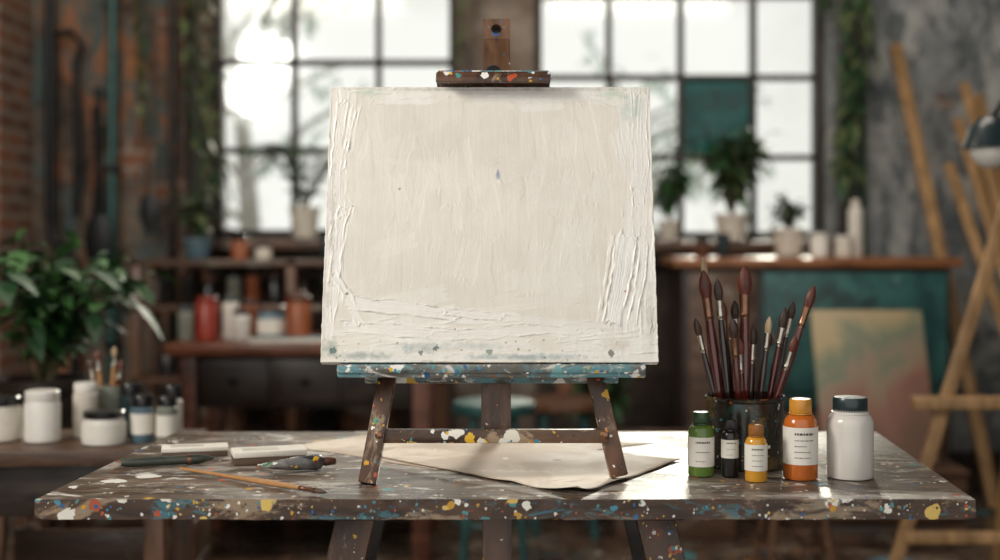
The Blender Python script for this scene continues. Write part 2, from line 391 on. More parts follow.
b=B('wall_conduit'); b.tube([(1.66,5.95,0.001),(1.66,5.95,3.0)],.014,'leafd' ,8); b.done()
b=B('wall_rod'); b.tube([(-1.50,5.95,.001),(-1.50,5.95,3.19)],.022,'wood_dark',8); b.done()
b=B('wall_rod'); b.tube([(-1.41,5.95,.001),(-1.41,5.95,3.19)],.03,'wood_dark',8); b.done()

# ------------------------------------------------------------------ plants
def pot(b,x,y,z,r,h,key):
    b.lathe([(r*.72,0),(r*.8,.005),(r,h*.86),(r*1.08,h*.86),(r*1.08,h),(r*.93,h),(r*.9,h*.85)],key,(x,y,z))
    b.lathe([(r*.9,0),(r*.9,.004)],'soil',(x,y,z+h*.82))
def bushy(name,x,y,z,r,h,H,spread,key,n=14,L=.1,W=.05,leafs=('leaf','leafd'),droop=.5,per=9):
    b=B(name); pot(b,x,y,z,r,h,key); base=Vector((x,y,z+h*.84))
    for i in range(n):
        a=R(0,6.28); sp=R(.15,1)*spread; top=base+Vector((math.cos(a)*sp,math.sin(a)*sp,H*R(.55,1)))
        mid=(base+top)/2+Vector((0,0,H*.15)); pts=[base,base.lerp(mid,.6),mid,top]
        b.tube(pts,[.005,.004,.003,.002],'stem',5)
        for k in range(per):
            t=.3+.7*k/(per-1); p=mid.lerp(top,(t-.5)*2) if t>.5 else base.lerp(mid,t*2)
            d=Vector((R(-1,1),R(-1,1),R(-.2,.8)))
            b.leaf(p,d,L*R(.6,1.2),W*R(.7,1.2),random.choice(leafs),droop)
    return b.done()
def palm(name,x,y,z,r,h,H,spread,key,n=9,leafs=('leafd','leaf')):
    b=B(name); pot(b,x,y,z,r,h,key); base=Vector((x,y,z+h*.84))
    for i in range(n):
        a=6.28*i/n+R(-.3,.3); pts=[]; hh_=R(.8,1.0)
        for k in range(8):
            t=k/7; pts.append(base+Vector((math.cos(a)*spread*t,math.sin(a)*spread*t*.6,H*(1.5*t-.75*t*t)*hh_)))
        b.tube(pts,.003,'stem',5)
        for k in range(1,8):
            for s in (-1,1):
                d=(pts[k]-pts[k-1]).normalized(); sd=d.cross(Vector((0,0,1))).normalized()*s
                b.leaf(pts[k],d*.7+sd,spread*.5,.026,random.choice(leafs),.4)
    return b.done()
def vine(name,pts,n,L=.06,leafs=('leafd','leafo'),sp=.06,strands=3):
    b=B(name); pts=[Vector(p) for p in pts]
    for s in range(strands):
        off=Vector((R(-sp,sp),R(-.03,.02),0)); q=[p+off*R(.3,1.4) for p in pts]; b.tube(q,.004,'stem',5)
        for k in range(n):
            t=R(0,len(q)-1.001); i=int(t); p=q[i].lerp(q[i+1],t-i)
            b.leaf(p,(R(-1,1),R(-1,.1),R(-.8,.4)),L*R(.5,1.3),L*.55*R(.6,1.2),random.choice(leafs),.6)
    return b.done()
b=B('plant_stool'); b.lathe([(.17,0),(.17,.03)],'wood_mid',(-1.26,3.6,.49))
for a in range(4): b.beam((-1.26+.15*math.cos(a*1.57+.78),3.6+.15*math.sin(a*1.57+.78),0),(-1.26+.11*math.cos(a*1.57+.78),3.6+.11*math.sin(a*1.57+.78),.49),.03,.03,'wood_mid')
b.done()
bushy('potted_leafy_plant',-1.26,3.6,.521,.12,.2,.42,.29,'wood_dark',34,.12,.06,('leaf','leaf','leafd'),.5,9)
palm('potted_palm',-.87,5.80,1.10,.065,.14,.40,.22,'cream',15)
bushy('potted_herb',-1.30,5.6,1.011,.06,.09,.22,.14,'blue',12,.07,.04,('leafd','leafo'),per=7)
bushy('potted_ficus',1.04,5.84,1.09,.075,.12,.42,.19,'cream',30,.10,.05,('leafd','leaf','leafo'),per=9)
bushy('potted_herb',.76,5.85,1.09,.05,.09,.28,.09,'cream',22,.08,.035,('leafd','leaf'),per=7)
bushy('potted_herb',1.22,5.5,1.0225,.065,.12,.16,.1,'cream',14,.07,.035,('leafd','leafo'),per=6)
vine('hanging_vine',[(-1.36,5.9,2.8),(-1.38,5.9,2.2),(-1.33,5.88,1.7),(-1.28,5.86,1.3)],60,.055,sp=.07,strands=4)
vine('hanging_vine',[(1.60,5.84,3.0),(1.62,5.84,2.5),(1.66,5.84,2.1),(1.60,5.84,1.7),(1.58,5.85,1.35)],60,.08,('leafo','leafd','leafo'),sp=.09,strands=4)
vine('hanging_vine',[(-.9,5.9,2.9),(-1.0,5.9,2.3),(-1.12,5.9,2.0)],26,.05,('leafo','leafd'),sp=.05,strands=2)
vine('hanging_vine',[(-.16,5.92,3.0),(-.13,5.9,2.4),(-.15,5.9,1.9)],30,.05,('leafo',),sp=.04,strands=2)
vine('hanging_vine',[(1.15,5.92,2.95),(1.3,5.9,2.45),(1.45,5.9,2.15)],40,.06,('leafd','leafo'),sp=.05,strands=3)
vine('hanging_vine',[(-1.62,5.86,2.95),(-1.63,5.86,2.2),(-1.60,5.86,1.6)],30,.05,('leafo','leafd'),sp=.05,strands=3)
for (x,y,h) in ((-1.7,8.6,3.1),(1.0,9.6,2.7)):
    b=B('outdoor_tree'); b.tube([(x,y,0),(x+.05,y,1.2),(x-.05,y,h*.8)],[.09,.07,.03],'bark',10)
    for i in range(16):
        a=R(0,6.28); q=Vector((x,y,h*R(.35,.8))); e=q+Vector((math.cos(a)*R(.4,1),math.sin(a)*R(.2,.6),R(.1,.7))); b.tube([q,(q+e)/2+Vector((0,0,.06)),e],[.025,.016,.006],'bark',6)
        for k in range(16): b.leaf(q.lerp(e,R(.3,1))+Vector((R(-.1,.1),R(-.1,.1),R(-.1,.1))),(R(-1,1),R(-1,1),R(-1,.6)),R(.08,.16),R(.05,.08),'leafp',.3)
    b.done()

# ------------------------------------------------------------------ background furniture
def jar(name,x,y,z,r,h,body,lid,lh=.018,label=None,shoulder=.9):
    b=B(name)
    b.lathe([(r*.9,0),(r,.004),(r,h-lh-r*.25),(r*shoulder,h-lh-.004),(r*shoulder,h-lh)],body,(x,y,z))
    b.lathe([(r*shoulder*1.03,0),(r*shoulder*1.05,.002),(r*shoulder*1.05,lh-.003),(r*shoulder*.97,lh)],lid,(x,y,z+h-lh))
    if label: b.lathe([(r+.0002,h*.18),(r+.0008,h*.18),(r+.0008,h*.62),(r+.0002,h*.62)],label,(x,y,z))
    return b.done()
b=B('workbench')
b.bx(-1.14,-.2,4.42,4.98,.704,.744,'wood_red',.006)
for x in (-1.07,-.27):
    for y in (4.48,4.92): b.bx(x-.03,x+.03,y-.03,y+.03,0,.704,'wood_red',.004)
b.bx(-1.04,-.3,4.47,4.93,.52,.704,'wood_dark',.004)
for i in range(3): 
    x=-1.02+.245*i; b.bx(x,x+.225,4.455,4.475,.54,.69,'wood_dark',.004); b.lathe([(.012,0),(.016,.01),(.0,.018)],'blackm',(x+.11,4.457,.615),axis=(0,-1,0),seg=12)
b.bx(-1.07,-.27,4.47,4.93,.14,.17,'wood_dark',.003)
b.done()
zt=.7445
jar('paint_jar',-1.11,4.6,zt,.028,.12,'grey','dkcap')
jar('paint_jar',-1.04,4.62,zt,.038,.15,'red','red')
jar('paint_jar',-.965,4.66,zt,.028,.15,'white','dkcap')
jar('paint_jar',-.905,4.56,zt,.03,.11,'white','black')
jar('paint_jar',-.81,4.62,zt,.05,.12,'blue','lidbr',label='label')
jar('paint_jar',-.71,4.6,zt,.042,.155,'rust','lidbr')
jar('paint_jar',-.93,4.82,zt,.03,.13,'rust','black'); jar('paint_jar',-.76,4.85,zt,.035,.16,'red','lidbr')
b=B('paint_tray'); b.bx(-.86,-.55,4.44,4.52,zt,zt+.016,'cream',.004); b.bx(-.85,-.56,4.445,4.515,zt+.016,zt+.02,'blue',.002); b.done()
b=B('storage_shelf')
for z in (.16,.5,.80,.985): b.bx(-1.52,-.22,5.35,5.7,z,z+.025,'wood_midx',.003)
for x in (-1.5,-.86,-.24):
    for y in (5.37,5.68): b.bx(x-.02,x+.02,y-.02,y+.02,0,1.01,'wood_mid',.002)
b.done()
cols=['cream','grey','rust','lidbr','dkcap','dkcap','blue','wood_midx','black']
for z in (.826,.526):
    x=-1.44
    while x<-.3:
        r_=R(.025,.05)
        if abs(x+r_+.86)>r_+.03: jar('storage_jar',x+r_,5.5,z,r_,min(R(.08,.15),.15),random.choice(cols),random.choice(['black','lidbr','dkcap']))
        x+=2*r_+R(.01,.04)
for x,k,h in ((-1.1,'rust',.10),(-1.0,'cream',.07),(-.72,'dkcap',.13),(-.62,'lidbr',.1),(-.5,'white',.12)):
    jar('storage_jar',x,5.5,1.0105,.036,h,k,'black')
b=B('storage_basket'); b.lathe([(.12,0),(.14,.2),(.15,.2),(.15,.22),(.13,.22)],'wood_midx',(-.55,5.53,.187)); b.done()
b=B('storage_basket'); b.lathe([(.12,0),(.14,.2),(.15,.2),(.15,.22),(.13,.22)],'wood_midx',(-1.2,5.53,.187)); b.done()

# right cabinet
b=B('painted_cabinet')
b.bx(.70,1.86,5.22,5.7,.985,1.022,'wood_orange',.005)
b.bx(.74,1.82,5.26,5.68,.08,.985,'wood_dark',.004)
b.bx(1.06,1.80,5.235,5.262,.42,.965,'teal',.006); b.bx(1.06,1.80,5.235,5.262,.12,.40,'wood_midx',.006)
b.bx(1.12,1.74,5.225,5.24,.48,.90,'teal',.006)
b.bx(.76,1.03,5.235,5.262,.12,.965,'wood_midx',.006)
for x in (1.00,1.09): b.lathe([(.012,0),(.018,.012),(.0,.02)],'ferruleb',(x,5.235,.7),axis=(0,-1,0),seg=12)
for x in (.78,1.78):
    for y in (5.3,5.64): b.bx(x-.03,x+.03,y-.03,y+.03,0,.08,'wood_dark')
b.done()
jar('paint_jar',1.33,5.42,1.0225,.038,.10,'white','white'); jar('paint_jar',1.42,5.38,1.0225,.036,.09,'cream','white')
jar('white_bottle',1.48,5.42,1.0225,.030,.24,'white','cream',.03,shoulder=.6)
jar('paint_jar',1.36,5.55,1.0225,.03,.12,'grey','dkcap'); jar('paint_jar',.84,5.4,1.0225,.03,.08,'lidbr','black')
jar('paint_jar',.93,5.42,1.0225,.028,.10,'dkcap','black')
def crate(b,x0,x1,y0,y1,z0,z1,key,n=3):
    hh=(z1-z0)/n
    for i in range(n):
        za,zb=z0+hh*i+.006,z0+hh*(i+1)-.006
        b.bx(x0,x1,y0,y0+.015,za,zb,key,.002); b.bx(x0,x1,y1-.015,y1,za,zb,key,.002)
        b.bx(x0,x0+.015,y0+.016,y1-.016,za,zb,key,.002); b.bx(x1-.015,x1,y0+.016,y1-.016,za,zb,key,.002)
    for x in (x0+.016,x1-.046):
        for y in (y0+.016,y1-.046): b.bx(x,x+.03,y,y+.03,z0,z1,key,.002)
    b.bx(x0+.01,x1-.01,y0+.01,y1-.01,z0,z0+.014,key)
b=B('wooden_crate'); crate(b,1.08,1.66,4.62,5.0,0,.262,'wood_midx'); b.bx(1.07,1.67,4.61,5.01,.262,.276,'wood_midx',.003); b.done()
b=B('leaning_painting')
b.beam((1.375,4.70,.286),(1.375,4.90,.83),.415,.02,'painting',.002)
b.beam((1.375,4.714,.283),(1.375,4.914,.826),.40,.010,'wood_ochre',.002); b.done()
b=B('wooden_crate'); crate(b,-1.18,-.76,3.16,3.42,0,.405,'wood_midx',4); b.done()
b=B('wooden_crate'); crate(b,.42,.86,4.75,5.1,0,.36,'wood_midx',3); b.done()
bushy('potted_fern',.42,5.5,0,.12,.22,.52,.17,'wood_dark',20,.12,.05,('leafd','leafd','leafo'))
b=B('storage_tub'); b.lathe([(.1,0),(.12,.16),(.13,.16),(.13,.18),(.11,.18)],'dkcap',(.64,4.92,.016)); b.done()
def stool(name,x,y,h,r,key,seat):
    b=B(name); b.lathe([(r*.96,0),(r,.006),(r,.03),(r*.94,.038)],seat,(x,y,h-.038))
    for a in (45,135,225,315):
        ca,sa=math.cos(math.radians(a)),math.sin(math.radians(a))
        b.tube([(x+ca*r*1.05,y+sa*r*1.05,0),(x+ca*r*.65,y+sa*r*.65,h-.036)],.014,key,8)
    q=[(x+r*.95*math.cos(t*6.2832/16),y+r*.95*math.sin(t*6.2832/16),h*.3) for t in range(17)]; b.tube(q,.008,key,6); b.done()
stool('teal_stool',-.02,4.35,.56,.14,'tealm','tealm'); stool('teal_stool',.24,4.9,.5,.15,'tealm','wood_mid')
stool('wooden_stool',.95,4.2,.42,.14,'wood_mid','wood_mid')

# right side studio easel, leaning pole and timber
b=B('studio_easel')
b.beam((1.04,3.62,.012),(1.62,3.80,1.66),.034,.025,'wood_ochre'); b.beam((2.24,3.62,.012),(1.66,3.80,1.66),.034,.025,'wood_ochre')
b.beam((1.64,4.3,.012),(1.64,3.84,1.60),.036,.025,'wood_ochre')
b.beam((1.16,3.655,.645),(2.12,3.655,.645),.032,.05,'wood_ochre',hint=(0,0,1)); b.beam((1.13,3.64,.27),(2.15,3.64,.27),.032,.025,'wood_ochre',hint=(0,0,1))
b.beam((1.44,3.75,1.12),(1.84,3.75,1.12),.035,.025,'wood_ochre',hint=(0,0,1)); b.beam((1.64,3.68,.62),(1.64,3.80,1.82),.045,.025,'wood_ochre'); b.done()
b=B('leaning_pole'); b.beam((1.995,5.25,.012),(1.80,5.93,1.98),.05,.035,'wood_ochre'); b.done()
b=B('leaning_timber')
for i,(xt,zt2) in enumerate(((1.93,1.42),(1.985,1.62),(2.03,1.78),(2.08,1.50),(2.13,1.74),(2.17,1.56),(2.22,1.4))):
    b.beam((xt+.26,5.0+.05*i,.012),(xt,5.60+.05*i,zt2),.042,.02,'wood_ochre')
b.done()
b=B('articulated_lamp')
lx,ly,lz=1.300,3.45,1.345
b.lathe([(.02,.085),(.032,.08),(.055,.052),(.074,.0),(.072,.0),(.052,.047),(.02,.072)],'dkcap',(lx,ly,lz))
b.lathe([(.0,-.055),(.03,-.047),(.05,-.022),(.055,0),(.048,.02)],'white',(lx,ly,lz))
b.tube([(lx,ly,lz+.07),(lx+.03,ly,lz+.12),(lx+.25,ly-.05,lz+.2)],.01,'blackm',8); b.tube([(lx+.25,ly-.05,lz+.2),(lx+.80,ly-.15,lz-.2)],.01,'blackm',8)
b.tube([(lx+.80,ly-.15,lz-.2),(lx+.80,ly-.15,.03)],.014,'blackm',8); b.lathe([(.11,0),(.11,.02),(.03,.035)],'blackm',(lx+.80,ly-.15,0)); b.done()

# floor items
b=B('mixing_bowl'); b.lathe([(.04,0),(.05,.004),(.085,.045),(.09,.05),(.085,.05),(.048,.01),(.0,.008)],'blue',(1.27,4.2,.004)); b.done()
b=B('floor_paint_spill')
for (x,y,r_,k) in ((.98,4.1,.20,'tealm'),(.78,4.2,.10,'white'),(1.12,4.12,.09,'blue'),(.9,3.96,.06,'white'),(.62,4.05,.12,'blue')):
    i=b.mi(k); n=40; vs=[b.bm.verts.new((x+math.cos(6.2832*j/n)*r_*1.3*(1+.5*mnoise.noise((math.cos(6.2832*j/n)*2+x*9,math.sin(6.2832*j/n)*2,y))),y+math.sin(6.2832*j/n)*r_*.8*(1+.5*mnoise.noise((math.cos(6.2832*j/n)*3,x*5+math.sin(6.2832*j/n)*3,y))),.0012+.0005*len(b.mats))) for j in range(n)]
    fc=b.bm.faces.new(vs); fc.material_index=i
b.done()

# ------------------------------------------------------------------ left side table
b=B('side_table')
b.bx(-1.42,-.70,2.80,3.12,.615,.65,'wood_midx',.005); b.bx(-1.36,-.75,2.84,3.08,.50,.615,'wood_dark',.004)
for x in (-1.36,-.75):
    for y in (2.84,3.08): b.bx(x-.022,x+.022,y-.022,y+.022,0,.615,'wood_mid',.003)
b.bx(-1.36,-.75,2.84,3.08,.2,.22,'wood_mid',.003); b.done()
z=.6505
jar('white_jar',-1.03,2.93,z,.040,.115,'white','white',.02)
jar('white_jar',-.955,3.0,z,.028,.125,'cream','white',.02)
jar('squat_jar',-.882,2.90,z,.048,.075,'white','black',.016,label='label')
jar('paint_bottle',-.805,2.93,z,.026,.105,'blue','black',.025,label='label')
jar('paint_bottle',-.765,3.04,z,.024,.115,'white','black',.03)
jar('paint_bottle',-.742,2.90,z,.023,.105,'grey','black',.02,label='label')
jar('paint_bottle',-.86,3.03,z,.026,.12,'dkcap','black',.025)
jar('white_jar',-1.13,2.95,z,.045,.10,'cream','black',.02)
b=B('brush_jar'); bxx,byy=-.925,3.08
b.lathe([(.03,0),(.034,.004),(.036,.11),(.033,.11),(.031,.008),(.0,.006)],'grey',(bxx,byy,z))
def brush(b,p0,p1,r,bl,fl,hk,fk,bk,seg=12,flat=.75,tipw=1.0):
    p0=Vector(p0);p1=Vector(p1);L=(p1-p0).length;ax=(p1-p0)/L;hl=L-bl-fl
    b.lathe([(r*.35,0),(r*.55,.01),(r*.7,hl*.35),(r*1.15,hl*.78),(r*.95,hl*.92),(r*.8,hl)],hk,p0,ax,seg)
    b.lathe([(r*.88,0),(r*.9,fl*.15),(r*.98,fl*.18),(r*.9,fl*.22),(r*.95,fl*.6),(r*1.05,fl)],fk,p0+ax*hl,ax,seg,sx=.9)
    o=p0+ax*(hl+fl)
    b.lathe([(r*.98,0),(r*1.25*tipw,bl*.25),(r*1.3*tipw,bl*.45),(r*.95*tipw,bl*.72),(r*.4,bl*.93),(r*.05,bl)],bk,o,ax,seg,sx=flat)
for dx,dy,h,hk,bk in ((-.03,0,.19,'handle3','bristle'),(-.045,-.01,.17,'handle','bristle2'),(.01,.01,.20,'handle3','bristle3'),(.03,-.005,.17,'handle','bristle')):
    brush(b,(bxx+dx*.3,byy+dy,z+.01),(bxx+dx,byy+dy,z+h),.006,.022,.025,hk,'ferrule',bk,8)
b.done()

# ------------------------------------------------------------------ main table
b=B('work_table')
fl,fr,bl_,br_=(-.643,1.80),(.657,1.80),(-.602,2.42),(.70,2.42)
t=bmesh.new()
N=130
fp=[]
for i in range(N+1):
    s=i/N; x=fl[0]+(fr[0]-fl[0])*s
    fp.append((x,1.80+.0035*(mnoise.noise((x*14,3.3,0))+.6*mnoise.noise((x*45,7.7,0)))-.0015))
ring=fp+[br_,bl_]
lo=[t.verts.new((x,y,.722+(.0012*mnoise.noise((x*40,1,5)) if y<1.9 else 0))) for x,y in ring]; hi=[t.verts.new((x,y,.75)) for x,y in ring]
t.faces.new(hi); t.faces.new(lo[::-1]); nn=len(ring)
for i in range(nn): t.faces.new((lo[i],lo[(i+1)%nn],hi[(i+1)%nn],hi[i]))
bmesh.ops.bevel(t,geom=[e for e in t.edges if abs(e.verts[0].co.z-e.verts[1].co.z)<.004],offset=.0022,segments=2,affect='EDGES',profile=.5)
t.normal_update(); b.merge(t,'table'); ei=b.mi('edge'); b.bm.normal_update()
for f_ in b.bm.faces:
    if f_.normal.z<.6: f_.material_index=ei
for sx in (-1,1):
    cx=.008+sx*.215
    b.beam((cx+sx*.17,1.88,0.0),(cx,1.93,.722),.056,.035,'easel'); b.beam((cx+sx*.17,2.37,0.0),(cx,2.33,.722),.056,.035,'wood_dark')
    b.beam((cx+sx*.12,1.9,.2),(cx+sx*.12,2.35,.2),.04,.03,'wood_dark',hint=(0,0,1))
    b.bx(cx-.045,cx+.045,1.89,2.37,.700,.722,'wood_dark',.003)
b.beam((-.004,1.97,0.0),(-.004,1.97,.722),.045,.03,'mast')
b.bx(-.30,.32,1.975,2.0,.50,.54,'wood_dark',.003)
for i in range(110):
    x=R(-.62,.66); y=R(1.81,2.38)
    if -.25<x<.30: continue
    if .27<x<.58 and 1.9<y<2.14: continue
    if x<-.2 and 1.94<y<2.2: continue
    r_=R(.001,.0036); b.lathe([(r_,-.0003),(r_*.9,.0003),(r_*.05,r_*.22)],random.choice(TM),(x,y,.7501),(0,0,1),10,sx=R(.5,1))
for i in range(20):
    x=R(-.635,.65); r_=R(.0012,.0030); b.lathe([(r_,-.002),(r_*.6,r_*.2),(r_*.05,r_*.3)],random.choice(TM),(x,1.7985,R(.726,.746)),(0,-1,0),10,sx=R(.5,1.8))
b.done()

# kraft paper
def sheet(name,c4,z,curls,seed,rip=.003,key='paper'):
    b=B(name); n=44; i=b.mi(key); g=[]
    c4=[Vector((x,y,0)) for x,y in c4]
    for v in range(n+1):
        row=[]
        for u in range(n+1):
            s,t_=u/n,v/n
            p=(c4[0]*(1-s)+c4[1]*s)*(1-t_)+(c4[3]*(1-s)+c4[2]*s)*t_
            w_=mnoise.noise((p.x*8+seed,p.y*8,seed))
            zz=z+max(0,w_+.2)*rip
            for (cu,cv,rad,hh) in curls:
                d=math.hypot(s-cu,t_-cv)
                if d<rad: zz+=hh*(1-d/rad)**2
            row.append(b.bm.verts.new((p.x+.006*mnoise.noise((t_*5,seed,s)),p.y+.006*mnoise.noise((s*5,seed,t_)),zz)))
        g.append(row)
    for v in range(n):
        for u in range(n):
            f_=b.bm.faces.new((g[v][u],g[v][u+1],g[v+1][u+1],g[v+1][u])); f_.material_index=i
    o=b.done(sharp=180); md=o.modifiers.new('thick','SOLIDIFY'); md.thickness=.0005; md.offset=1
sheet('kraft_paper_sheet',[(-.36,2.25),(-.10,2.02),(.27,2.28),(-.20,2.41)],.7504,[(0,0,.14,.004)],8.2,0)
sheet('kraft_paper_sheet',[(-.215,2.15),(.108,1.812),(.292,2.10),(-.06,2.37)],.7514,[(1,0,.22,.014),(.72,0,.12,.003)],3.1,.004)

# ------------------------------------------------------------------ easel (leans back)
lean=Vector((0,.12,.42)).normalized()
nrm=Vector((0,-lean.z,lean.y))
b=B('tabletop_easel')
b.beam((-.194,1.905,.751),(-.168,1.950,.905),.026,.022,'easel'); b.beam((-.168,1.962,.905),(-.06,2.09,1.30),.026,.016,'easel')
b.beam((.176,1.925,.758),(.142,1.950,.905),.026,.022,'easel'); b.beam((.142,1.962,.905),(.04,2.09,1.30),.026,.016,'easel')
b.beam((-.183,1.925,.818),(.160,1.925,.818),.020,.014,'bar',hint=(0,0,1))
mp0=Vector((-.006,1.962,.81)); mp1=mp0+lean*((1.468-.81)/lean.z)
mw,mt=.045,.018
b.beam(mp0,mp1-lean*.036,mw,mt,'mast',.0015)
t=bmesh.new(); n=32; rings=[]
for yy in (-mt/2,mt/2):
    outer=[];inner=[]
    for k in range(n):
        a=2*math.pi*(k+.5)/n; cx_,cz_=math.cos(a),math.sin(a); q=max(abs(cx_)/(mw/2),abs(cz_)/.018)
        outer.append(t.verts.new((cx_/q,yy,cz_/q))); inner.append(t.verts.new((cx_*.0085,yy,cz_*.0085)))
    rings.append((outer,inner))
(o1,i1),(o2,i2)=rings
for k in range(n):
    j=(k+1)%n
    t.faces.new((o1[k],o1[j],i1[j],i1[k])); t.faces.new((o2[j],o2[k],i2[k],i2[j]))
    t.faces.new((o1[j],o1[k],o2[k],o2[j])); t.faces.new((i1[k],i1[j],i2[j],i2[k]))
RM=Matrix((Vector((1,0,0)),-nrm,lean)).transposed().to_4x4()
b.merge(t,'mast',Matrix.Translation(mp1-lean*.018)@RM)
b.lathe([(.009,-.001),(.009,.001)],'black',mp1-lean*.018-nrm*(mt/2-.002),nrm,24)
b.beam((-.006,2.03,1.06),(-.006,2.335,.753),.03,.016,'wood_dark')
b.beam((-.12,2.008,1.10),(.10,2.008,1.10),.025,.010,'easel',hint=(0,0,1))
b.box((-.0125,1.920,.9155),(.449,.058,.016),'tray',bev=.003)
b.box((-.0125,1.893,.920),(.449,.010,.013),'tray',bev=.003)
b.box((-.0125,1.957,.902),(.38,.02,.018),'tray',bev=.002)
for i in range(26):
    x=R(-.232,.208); r_=R(.0018,.0045)
    if random.random()<.5: o=(x,R(1.893,1.897),.9262); ax=(0,0,1)
    else: o=(x,1.889,R(.912,.924)); ax=(0,-1,0)
    b.lathe([(r_,-.0006),(r_*.95,.0006),(r_*.6,r_*.28),(r_*.05,r_*.38)],random.choice(TM),o,ax,10,sx=R(.5,1.5))
cb=Vector((-.0105,2.045,1.3465))+lean*.004
def clampbox(off_l,off_n,sz,key,bev):
    t=bmesh.new(); bmesh.ops.create_cube(t,size=1); bmesh.ops.scale(t,vec=sz,verts=t.verts)
    bmesh.ops.bevel(t,geom=t.edges[:],offset=bev,segments=2,affect='EDGES',profile=.5)
    b.merge(t,key,Matrix.Translation(cb+lean*off_l+nrm*off_n)@RM)
clampbox(.006,.004,(.178,.050,.012),'easel',.003)
clampbox(.013,.002,(.172,.046,.004),'tray',.0015)
clampbox(.000,.026,(.178,.008,.012),'easel',.002)
b.lathe([(.012,0),(.012,.008),(.009,.011)],'blackm',cb+lean*.035-nrm*.03,-nrm,20)
for p in ((-.178,1.916,.820),(.155,1.916,.820)): b.lathe([(.006,0),(.006,.003),(.003,.005)],'ferruleb',p,(0,-1,0),12)
b.done()

# ------------------------------------------------------------------ canvas
rs=np.random.RandomState(5)
def vn(x,y,seed):
    g=np.random.RandomState(seed).rand(256,256); xi=np.floor(x).astype(int); yi=np.floor(y).astype(int)
    fx=x-xi; fy=y-yi; fx=fx*fx*(3-2*fx); fy=fy*fy*(3-2*fy)
    a=g[xi%256,yi%256];b_=g[(xi+1)%256,yi%256];c_=g[xi%256,(yi+1)%256];d=g[(xi+1)%256,(yi+1)%256]
    return (a*(1-fx)+b_*fx)*(1-fy)+(c_*(1-fx)+d*fx)*fy
W,H=500.0,437.0   # millimetres
nu,nv=560,490
X,Y=np.meshgrid(np.linspace(0,W,nu),np.linspace(0,H,nv))
def fbm(x,y,s): return (vn(x,y,s)+.5*vn(x*2.1,y*2.1,s+1)+.25*vn(x*4.3,y*4.3,s+2))/1.75
hgt=.12*fbm(X/6+.1*Y/6,Y/110,11)+.12*fbm(X/2.2,Y/60,21)+.9*fbm(X/45,Y/70,25)
cool=np.zeros_like(X)
XW=X+7*(fbm(X/60+3,Y/60+3,201)-.5)+2.5*(fbm(X/12,Y/12,205)-.5)
YW=Y+7*(fbm(X/60+13,Y/60+13,207)-.5)+2.5*(fbm(X/12+9,Y/12+9,209)-.5)
def stroke(ax,ay,bx_,by_,hw,plate,ridge,wob=7,seed=1,tint=.5,rw=1.3):
    global hgt,cool
    m0=(X>min(ax,bx_)-60)&(X<max(ax,bx_)+60)&(Y>min(ay,by_)-60)&(Y<max(ay,by_)+60)
    rr=np.where(m0.any(1))[0]; cc_=np.where(m0.any(0))[0]
    if len(rr)<2 or len(cc_)<2: return
    sl=(slice(rr[0],rr[-1]+1),slice(cc_[0],cc_[-1]+1))
    x,y=XW[sl],YW[sl]; x0,y0=X[sl],Y[sl]
    dx,dy=bx_-ax,by_-ay; L=math.hypot(dx,dy); ux,uy=dx/L,dy/L
    s=(x-ax)*ux+(y-ay)*uy; t_=-(x-ax)*uy+(y-ay)*ux
    s=s+wob*2.6*(fbm(t_/2.5+40,s/40+40,seed)-.5)
    hwv=hw+wob*.8*(fbm(s/30+60,t_*0+60.5,seed+3)-.5)
    a=np.maximum(-s,s-L); b_=np.abs(t_)-hwv
    sd=np.where((a>0)&(b_>0),np.hypot(a,b_),np.maximum(a,b_))
    ins=1/(1+np.exp(np.clip(sd/.6,-30,30)))
    stria=fbm(t_/1.2+9,s/60+9,seed+5)-.5
    lump=np.clip(3.0*fbm(x0/18+5,y0/18+5,seed+7)-1.05,0,1.4)*(.5+.9*fbm(x0/3,y0/3,seed+9))
    hgt[sl]=hgt[sl]*(1-.6*ins)+ins*(plate*(.6+.8*fbm(x0/25,y0/25,seed+8))+1.1*plate*stria)+ridge*lump*np.exp(-((sd+.4)/rw)**2)
    cool[sl]=np.maximum(cool[sl],ins*tint)
for i in range(170):
    side=rs.choice([0,0,1,2,3,3]); L=rs.uniform(30,140); hw=rs.uniform(2,11); inn=abs(rs.randn())*20+4; tl=rs.uniform(-14,14)
    if side==0: x=rs.uniform(-10,W-30); inn*=1.5; ax,ay,bx_,by_=x,inn,x+L,inn+tl
    elif side==1: x=rs.uniform(0,W-30); ax,ay,bx_,by_=x,H-inn*.7,x+L,H-inn*.7+tl*.4
    elif side==2: y=rs.uniform(0,H-40); ax,ay,bx_,by_=inn*.8,y,inn*.8+tl,y+L
    else: y=rs.uniform(0,H-40); ax,ay,bx_,by_=W-inn,y,W-inn+tl,y+L
    stroke(ax,ay,bx_,by_,hw,rs.uniform(.2,.6),rs.uniform(.15,.8),7,300+i*11,rs.uniform(.1,.7),1.0)
for i in range(50):
    x=rs.uniform(50,440); y=rs.uniform(70,350); a=rs.uniform(-.35,.35)+(1.57 if rs.rand()<.75 else 0); L=rs.uniform(40,120)
    stroke(x,y,x+L*math.cos(a),y+L*math.sin(a),rs.uniform(4,16),rs.uniform(.08,.22),rs.uniform(.03,.2),8,4000+i*11,rs.uniform(.05,.3),1.2)
